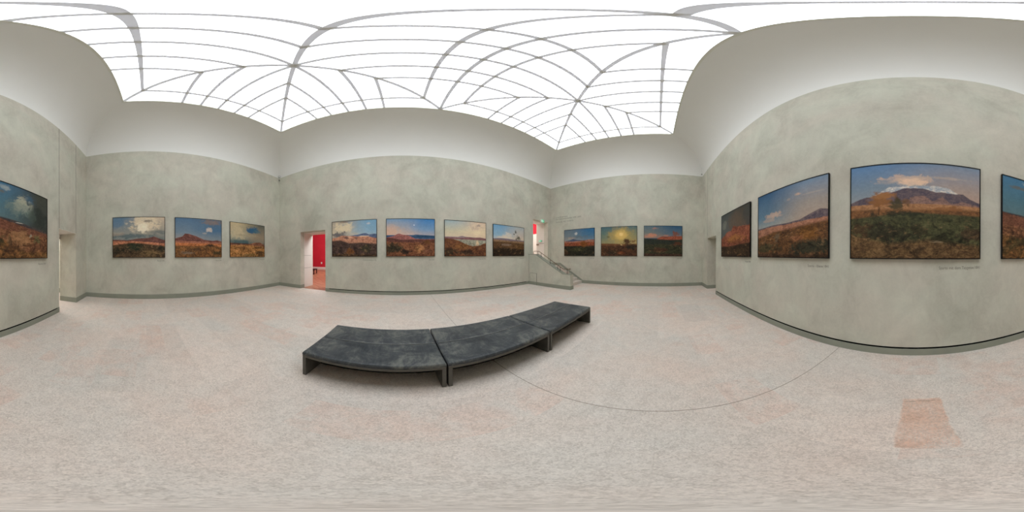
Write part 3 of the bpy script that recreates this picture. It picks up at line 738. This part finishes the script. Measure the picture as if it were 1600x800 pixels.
mat = painting_mat('painted_lagoon', [[(0.5, (226, 206, 178)), (0.7, (212, 202, 172)), (1.0, (166, 184, 188))], [(0.5, (230, 202, 172)), (0.7, (236, 214, 178)), (1.0, (222, 196, 172))]], [
    ('blob', .72, .8, .16, .10, (206, 180, 160), .6, .5), ('blob', .82, .9, .05, .03, (160, 134, 128), .6, .5), ('blob', .77, .68, .12, .12, (248, 228, 190), .6, .4),
    ('ridge', [(0, .54), (.3, .54), (.40, .57), (.48, .55), (1, .52)], (148, 126, 130), (170, 148, 146), .008, .006), ('ridge', [(0, .52), (.4, .51), (.55, .54), (.7, .53), (.85, .545), (1, .52)], (122, 84, 88), (148, 106, 104), .012, .006),
    ('ridge', [(0, .47), (1, .46)], (150, 150, 134), (182, 176, 152), .004, .01), ('blob', .78, .36, .05, .12, (244, 212, 170), .75, .2),
    ('ridge', [(0, .49), (.18, .47), (.34, .42), (.5, .33), (.65, .28), (.85, .31), (.93, .36), (1, .38)], (96, 58, 42), (132, 84, 52), .03, .01), ('blob', .38, .26, .22, .09, (140, 94, 52), .7, .5), ('blob', .1, .12, .2, .12, (52, 46, 32), .8, .5), ('blob', .5, .1, .3, .08, (46, 36, 28), .85, .4), ('blob', .85, .12, .2, .1, (80, 48, 34), .6, .5), ('dabs', .15, .4, (158, 104, 56), .6, .5)], 6.1)
painting('C', 1.713, 3.640, mat, 'painting of a pale yellow sky above a shining lagoon, on the back wall')
mat = painting_mat('painted_pines', [[(0.5, (214, 206, 196)), (0.68, (150, 184, 204)), (1.0, (118, 164, 200))], [(0.5, (216, 196, 172)), (0.7, (202, 190, 178)), (1.0, (176, 184, 184))]], [
    ('blob', .45, .66, .16, .12, (224, 212, 198), .8, .5), ('blob', .35, .6, .3, .04, (232, 214, 190), .7, .4),
    ('ridge', [(0, .55), (.2, .57), (.35, .57), (.5, .56), (.62, .55), (1, .53)], (116, 104, 118), (142, 122, 126), .01, .006), ('ridge', [(0, .52), (.5, .50), (1, .50)], (126, 96, 72), (158, 124, 92), .012, .01),
    ('ridge', [(0, .45), (.4, .45), (1, .42)], (80, 58, 38), (116, 82, 52), .03, .015), ('blob', .42, .36, .18, .04, (160, 134, 116), .6, .5), ('blob', .7, .82, .035, .06, (66, 66, 50), .85, .4), ('blob', .66, .74, .05, .04, (72, 72, 56), .7, .6), ('blob', .82, .61, .09, .09, (60, 60, 44), .85, .5), ('blob', .72, .55, .05, .06, (56, 54, 42), .7, .5),
    ('ridge', [(0, .22), (.3, .27), (.6, .24), (1, .22)], (34, 26, 18), (62, 44, 28), .06, .03), ('blob', .85, .27, .16, .06, (112, 78, 38), .5, .5), ('dabs', .2, .45, (160, 110, 66), .62, .4)], 7.7)
painting('C', 4.016, 5.974, mat, 'painting of soft blue sky and a dark tree group, beside the stair parapet')
# ---- right wall
mat = painting_mat('painted_autumn_tree', [[(0.5, (160, 156, 148)), (0.75, (116, 130, 138)), (1.0, (104, 122, 134))], [(0.5, (126, 138, 146)), (0.75, (74, 116, 146)), (1.0, (52, 106, 150))]], [
    ('blob', .41, .83, .08, .06, (196, 196, 194), .9, .5), ('blob', .25, .68, .16, .05, (190, 168, 150), .8, .5), ('blob', .5, .7, .4, .06, (98, 112, 122), .6, .5),
    ('ridge', [(0, .56), (.2, .59), (.31, .64), (.42, .6), (.6, .57), (1, .59)], (56, 72, 102), (84, 92, 112), .012, .006), ('ridge', [(0, .56), (.3, .54), (.7, .56), (.82, .59), (1, .58)], (138, 92, 80), (176, 126, 104), .015, .01),
    ('ridge', [(0, .5), (.5, .5), (1, .5)], (110, 58, 38), (166, 90, 60), .04, .02), ('ridge', [(0, .37), (.5, .37), (1, .36)], (26, 28, 22), (48, 46, 32), .06, .02), ('blob', .64, .42, .17, .12, (120, 70, 26), .9, .5), ('blob', .5, .24, .35, .09, (66, 66, 40), .8, .5), ('blob', .1, .1, .2, .06, (74, 48, 30), .7, .5), ('dabs', .38, .52, (196, 118, 70), .6, .6)], 8.5)
painting('R', -5.380, -3.408, mat, 'painting of a deep blue sky over orange bushes, beside the stairs, right end wall')
mat = painting_mat('painted_sunglow', [[(0.4, (152, 142, 100)), (0.7, (104, 124, 112)), (1.0, (78, 108, 116))], [(0.4, (176, 150, 96)), (0.7, (136, 136, 102)), (1.0, (84, 112, 116))]], [
    ('blob', .56, .68, .42, .36, (180, 154, 90), .85, .25), ('blob', .57, .70, .20, .20, (224, 188, 108), .9, .2), ('blob', .57, .73, .07, .08, (246, 214, 140), .9, .15), ('blob', .2, .65, .05, .04, (90, 88, 62), .6, .5),
    ('ridge', [(0, .43), (.4, .41), (.6, .40), (1, .40)], (98, 62, 40), (128, 84, 52), .015, .01), ('ridge', [(0, .35), (1, .35)], (62, 40, 26), (94, 58, 34), .03, .02), ('blob', .58, .37, .04, .03, (220, 186, 120), .8, .3),
    ('blob', .73, .48, .12, .12, (72, 44, 28), .95, .45), ('blob', .9, .48, .06, .05, (104, 66, 44), .7, .5), ('blob', .86, .3, .2, .12, (34, 32, 24), .85, .4), ('blob', .3, .12, .3, .1, (36, 34, 22), .7, .5), ('blob', .57, .1, .12, .05, (132, 66, 34), .7, .5)], 9.3)
painting('R', -3.026, -1.077, mat, 'painting of a glowing yellow sun above dark trees, middle of the right end wall')
mat = painting_mat('painted_dusk_range', [[(0.55, (176, 132, 110)), (0.75, (120, 124, 120)), (1.0, (88, 112, 124))], [(0.55, (140, 122, 112)), (0.75, (84, 106, 122)), (1.0, (46, 88, 122))]], [
    ('blob', .28, .92, .08, .04, (178, 128, 116), .7, .5), ('blob', .22, .68, .18, .06, (208, 138, 108), .8, .5), ('blob', .6, .68, .1, .03, (196, 134, 108), .7, .4), ('ridge', [(0, .59), (1, .59)], (48, 66, 84), (64, 80, 96), .005, .01),
    ('ridge', [(0, .48), (.3, .52), (.38, .6), (.48, .65), (.6, .64), (.8, .66), (1, .66)], (130, 66, 46), (176, 96, 70), .03, .01), ('blob', .82, .72, .10, .09, (130, 72, 48), .8, .6), ('ridge', [(0, .57), (.4, .55), (.7, .53), (1, .55)], (28, 36, 32), (50, 54, 42), .03, .015),
    ('blob', .9, .42, .14, .08, (98, 54, 34), .7, .5), ('ridge', [(0, .38), (.5, .4), (1, .3)], (34, 40, 26), (66, 64, 42), .06, .03), ('blob', .4, .2, .25, .08, (84, 50, 34), .7, .5), ('ridge', [(0, .08), (1, .06)], (56, 38, 28), (84, 58, 42), .04, .03), ('dabs', .15, .3, (140, 90, 66), .63, .6)], 10.9)
painting('R', -0.724, 1.238, mat, 'painting of a rust-red range at dusk, farthest from the stairs, right end wall')
# ---- front wall
mat = painting_mat('painted_red_crag', [[(0.4, (84, 90, 88)), (0.7, (86, 90, 88)), (1.0, (66, 72, 70))], [(0.4, (80, 70, 64)), (0.7, (92, 78, 66)), (1.0, (66, 62, 56))]], [
    ('blob', .15, .72, .1, .12, (128, 128, 116), .6, .5), ('blob', .55, .75, .3, .25, (98, 80, 64), .6, .3), ('blob', .95, .8, .2, .25, (56, 62, 62), .6, .4),
    ('ridge', [(0, .42), (.25, .55), (.42, .56), (.5, .66), (.6, .62), (.75, .60), (1, .58)], (104, 54, 40), (156, 92, 68), .04, .015), ('blob', .3, .5, .14, .08, (168, 104, 86), .6, .5), ('blob', .55, .38, .35, .08, (168, 110, 58), .8, .6), ('blob', .7, .3, .3, .08, (100, 58, 34), .7, .6),
    ('ridge', [(0, .24), (.3, .22), (1, .26)], (36, 26, 18), (62, 44, 28), .05, .02), ('blob', .7, .1, .3, .08, (68, 50, 30), .6, .5), ('dabs', .25, .5, (206, 140, 76), .58, .7)], 11.4)
painting('N', -5.542, -3.585, mat, 'dark stormy painting of a glowing red crag, beside the side doorway on the right')
mat = painting_mat('painted_long_slope', [[(0.4, (162, 162, 152)), (0.6, (96, 124, 142)), (1.0, (54, 88, 122))], [(0.4, (182, 158, 138)), (0.7, (158, 148, 140)), (1.0, (116, 138, 162))]], [
    ('blob', .30, .62, .15, .05, (192, 164, 146), .85, .5), ('blob', .22, .55, .12, .03, (176, 156, 142), .7, .4), ('blob', .66, .83, .05, .025, (196, 164, 144), .85, .4), ('blob', .53, .79, .03, .02, (164, 150, 140), .6, .4), ('blob', .85, .80, .15, .012, (176, 160, 150), .5, .3),
    ('ridge', [(0, .445), (.3, .465), (.5, .46), (.68, .475), (.8, .525), (.92, .57), (1, .55)], (84, 74, 84), (120, 104, 104), .015, .005), ('ridge', [(0, .42), (.2, .44), (.5, .44), (.8, .455), (1, .465)], (146, 98, 76), (176, 124, 98), .02, .008),
    ('ridge', [(0, .30), (.3, .36), (.6, .38), (1, .42)], (76, 54, 36), (116, 78, 46), .05, .02), ('blob', .35, .27, .06, .08, (104, 92, 74), .6, .5), ('blob', .78, .30, .12, .09, (132, 86, 38), .7, .5), ('blob', .62, .24, .1, .05, (140, 88, 60), .5, .5), ('blob', .15, .14, .25, .07, (62, 62, 40), .75, .5), ('blob', .8, .12, .3, .09, (34, 46, 36), .8, .5), ('ridge', [(0, .05), (1, .03)], (58, 42, 30), (84, 60, 44), .05, .03), ('dabs', .15, .4, (150, 106, 62), .64, .5)], 12.6)
painting('N', -3.228, -1.310, mat, 'painting of open blue sky above a long brown rising slope, near long wall')
mat = painting_mat('painted_snow_range', [[(0.45, (158, 156, 152)), (0.7, (122, 138, 152)), (1.0, (92, 128, 168))], [(0.45, (190, 154, 132)), (0.7, (168, 150, 140)), (1.0, (124, 140, 160))]], [
    ('blob', .45, .81, .20, .06, (208, 178, 158), .85, .5), ('blob', .45, .77, .12, .05, (236, 202, 172), .8, .4), ('blob', .75, .83, .25, .02, (186, 166, 152), .6, .4), ('blob', .3, .78, .1, .03, (164, 154, 148), .5, .4),
    ('ridge', [(0, .5), (.24, .67), (.3, .715), (.4, .72), (.55, .73), (.66, .73), (.75, .71), (.8, .67), (1, .5)], (150, 160, 172), (214, 204, 192), .02, .008),
    ('ridge', [(0, .565), (.07, .60), (.13, .62), (.2, .60), (.3, .65), (.42, .70), (.55, .70), (.64, .66), (.72, .66), (.8, .65), (.86, .66), (.92, .61), (1, .575)], (80, 72, 84), (108, 92, 94), .025, .006),
    ('ridge', [(.4, .40), (.46, .60), (.56, .62), (.63, .56), (.70, .61), (.77, .54), (.86, .57), (1, .54)], (112, 88, 84), (146, 114, 102), .02, .008), ('ridge', [(0, .54), (.4, .53), (1, .53)], (148, 104, 70), (176, 128, 88), .008, .008), ('ridge', [(0, .49), (.5, .47), (1, .49)], (96, 66, 42), (134, 90, 54), .03, .015), ('blob', .76, .49, .14, .025, (140, 92, 54), .7, .6),
    ('blob', .24, .57, .11, .095, (138, 92, 52), .95, .45), ('blob', .27, .62, .07, .04, (164, 112, 66), .7, .5), ('blob', .225, .46, .012, .07, (70, 48, 30), .7, .3), ('blob', .36, .51, .07, .08, (62, 58, 38), .9, .5), ('blob', .42, .56, .03, .04, (120, 84, 56), .7, .5),
    ('ridge', [(0, .40), (.2, .41), (.45, .44), (.7, .43), (1, .43)], (52, 54, 36), (80, 78, 50), .02, .012), ('blob', .35, .43, .25, .035, (40, 44, 30), .8, .5), ('blob', .7, .30, .3, .08, (84, 84, 54), .6, .5), ('blob', .3, .25, .25, .09, (44, 40, 28), .8, .5), ('blob', .95, .24, .12, .07, (66, 46, 34), .7, .5),
    ('ridge', [(0, .22), (.3, .14), (.6, .17), (1, .12)], (84, 62, 40), (112, 86, 56), .06, .03), ('blob', .5, .28, .08, .06, (54, 50, 32), .8, .6), ('blob', .07, .3, .09, .12, (80, 54, 34), .6, .5), ('blob', .65, .16, .07, .02, (130, 112, 88), .7, .5), ('dabs', .0, .3, (140, 112, 74), .64, .5)], 13.8)
painting('N', -0.940, 0.978, mat, 'painting of a snowy mountain range and rounded tree, centre of the near long wall')
mat = painting_mat('painted_thunderstorm', [[(0.45, (96, 118, 120)), (0.7, (80, 116, 130)), (1.0, (70, 116, 148))], [(0.45, (58, 62, 58)), (0.7, (64, 68, 62)), (1.0, (66, 68, 60))]], [
    ('blob', .55, .76, .14, .13, (178, 176, 154), .85, .5), ('blob', .50, .68, .22, .12, (120, 134, 126), .6, .5), ('blob', .66, .86, .1, .06, (60, 96, 124), .5, .4), ('blob', .85, .6, .16, .2, (46, 52, 48), .85, .4), ('blob', .2, .87, .13, .03, (104, 104, 100), .8, .4), ('blob', .3, .93, .08, .05, (176, 180, 174), .6, .4), ('blob', .7, .6, .07, .1, (74, 86, 78), .6, .5),
    ('ridge', [(0, .53), (.3, .51), (.5, .49), (.7, .45), (1, .41)], (52, 52, 56), (80, 68, 64), .012, .008), ('ridge', [(0, .52), (.3, .48), (.6, .43), (1, .38)], (96, 60, 46), (128, 82, 62), .02, .012), ('blob', .5, .475, .07, .008, (190, 184, 172), .8, .2),
    ('ridge', [(0, .38), (.4, .35), (.7, .33), (1, .33)], (90, 58, 42), (140, 94, 64), .06, .02), ('blob', .55, .26, .25, .12, (160, 118, 80), .75, .5), ('ridge', [(0, .26), (.35, .20), (.6, .08), (1, .1)], (82, 62, 34), (136, 92, 54), .08, .03), ('blob', .2, .18, .2, .12, (56, 54, 32), .8, .5), ('blob', .35, .12, .16, .1, (74, 50, 34), .7, .5), ('blob', .78, .28, .09, .09, (96, 96, 62), .8, .6), ('blob', .68, .32, .03, .04, (156, 152, 132), .7, .5), ('dabs', .05, .35, (196, 150, 96), .62, .6)], 14.5)
painting('N', 1.355, 3.277, mat, 'painting of a black storm cloud over rough ground, beside the left side doorway')

# ------------------------------------------------------------------ lettering on the walls
def lettering(name, w, u, z, text, width, label, align='RIGHT', cat='wall lettering', height=0.045):
    """flat vinyl letters on the plaster: an empty at the line's anchor, one mesh per word"""
    P, rz, _ = WALLS[w]
    root = empty(name, P(u, 0.0, z), rz); tag(root, label, cat)
    words = text.split(' '); parts = []; dg = bpy.context.evaluated_depsgraph_get()
    def measure(t):
        cu = bpy.data.curves.new('lettering', 'FONT'); cu.body = t; cu.size = 1.0
        tmp = bpy.data.objects.new('tmp_text', cu); COL.objects.link(tmp); dg.update()
        me = bpy.data.meshes.new_from_object(tmp.evaluated_get(dg))
        bpy.data.objects.remove(tmp, do_unlink=True); bpy.data.curves.remove(cu)
        return me
    x = 0.0
    for t in words:
        me = measure(t); xs = [v.co.x for v in me.vertices]; a, b = min(xs), max(xs)
        for v in me.vertices: v.co.x += x - a
        parts.append(me); x += (b - a) + 0.40
    total = x - 0.40; sx = width / total; sy = height / 0.72; off = total if align == 'RIGHT' else 0.0
    for me in parts:
        for v in me.vertices: v.co = ((v.co.x - off) * sx, -0.0022, v.co.y * sy)
        me.materials.clear(); me.materials.append(M_TEXT)
        o = bpy.data.objects.new('word', me); COL.objects.link(o); o.parent = root
    return root
CAPS = [('L', .686, 1.420, 'Eleusis 1843', .275, 'tiny grey caption under the cream cloud painting on the left end wall'),
 ('L', 3.011, 1.412, 'Nemea 1846', .262, 'tiny grey caption under the flat-topped mountain painting on the left end wall'),
 ('L', 5.357, 1.418, 'Salamis 1845', .29, 'tiny grey caption under the torn clouds painting on the left end wall'),
 ('C', -1.029, 1.402, 'Korinth mit Akrokorinth 1847', .529, 'long grey caption under the pink ridge painting on the back wall'),
 ('C', 1.308, 1.404, 'Aulis 1847', .236, 'short grey caption under the coastal painting on the back wall'),
 ('C', 3.640, 1.414, 'Kopais-See 1839', .33, 'grey caption under the shining lagoon painting on the back wall'),
 ('C', 5.972, 1.419, 'Olympia 1839', .30, 'grey caption under the tree group painting nearest the stair parapet'),
 ('R', -3.440, 1.417, 'Chalkis 1848', .27, 'grey caption under the orange tree painting beside the stairs'),
 ('R', -1.108, 1.420, 'Naxos 1848', .25, 'grey caption under the yellow sun painting on the right end wall'),
 ('R', 1.231, 1.421, 'Delos 1847', .25, 'grey caption under the rust-red range painting on the right end wall'),
 ('N', -3.62, 1.420, 'Mykene 1848', .286, 'grey caption under the glowing red crag painting on the near long wall'),
 ('N', -1.335, 1.409, 'Sparta - Ebene 1841', .430, 'grey caption reading Sparta - Ebene 1841 on the near long wall'),
 ('N', 0.989, 1.414, 'Sparta mit dem Taygetos 1841', .633, 'grey caption reading Sparta mit dem Taygetos 1841 under the snowy range painting'),
 ('N', 3.270, 1.413, 'Marathon 1848', .30, 'grey caption under the storm cloud painting on the near long wall')]
for w, u, z, t, wd, lb in CAPS:
    lettering('painting_caption', w, u, z, t, wd, lb)
lettering('wall_text', 'R', -6.014, 3.965, 'Carl Rottmann', .83, 'first line of small grey introductory lettering high beside the stair doorway, right end wall', 'LEFT', height=0.085)
lettering('wall_text', 'R', -6.014, 3.84, 'Der Griechenlandzyklus 1838 - 1850', 1.75, 'second and longest line of grey introductory lettering high on the right end wall', 'LEFT', height=0.085)
lettering('wall_text', 'R', -6.014, 3.665, 'Stiftung der Galerie', 1.25, 'third and lowest line of grey introductory lettering high on the right end wall', 'LEFT', height=0.065)
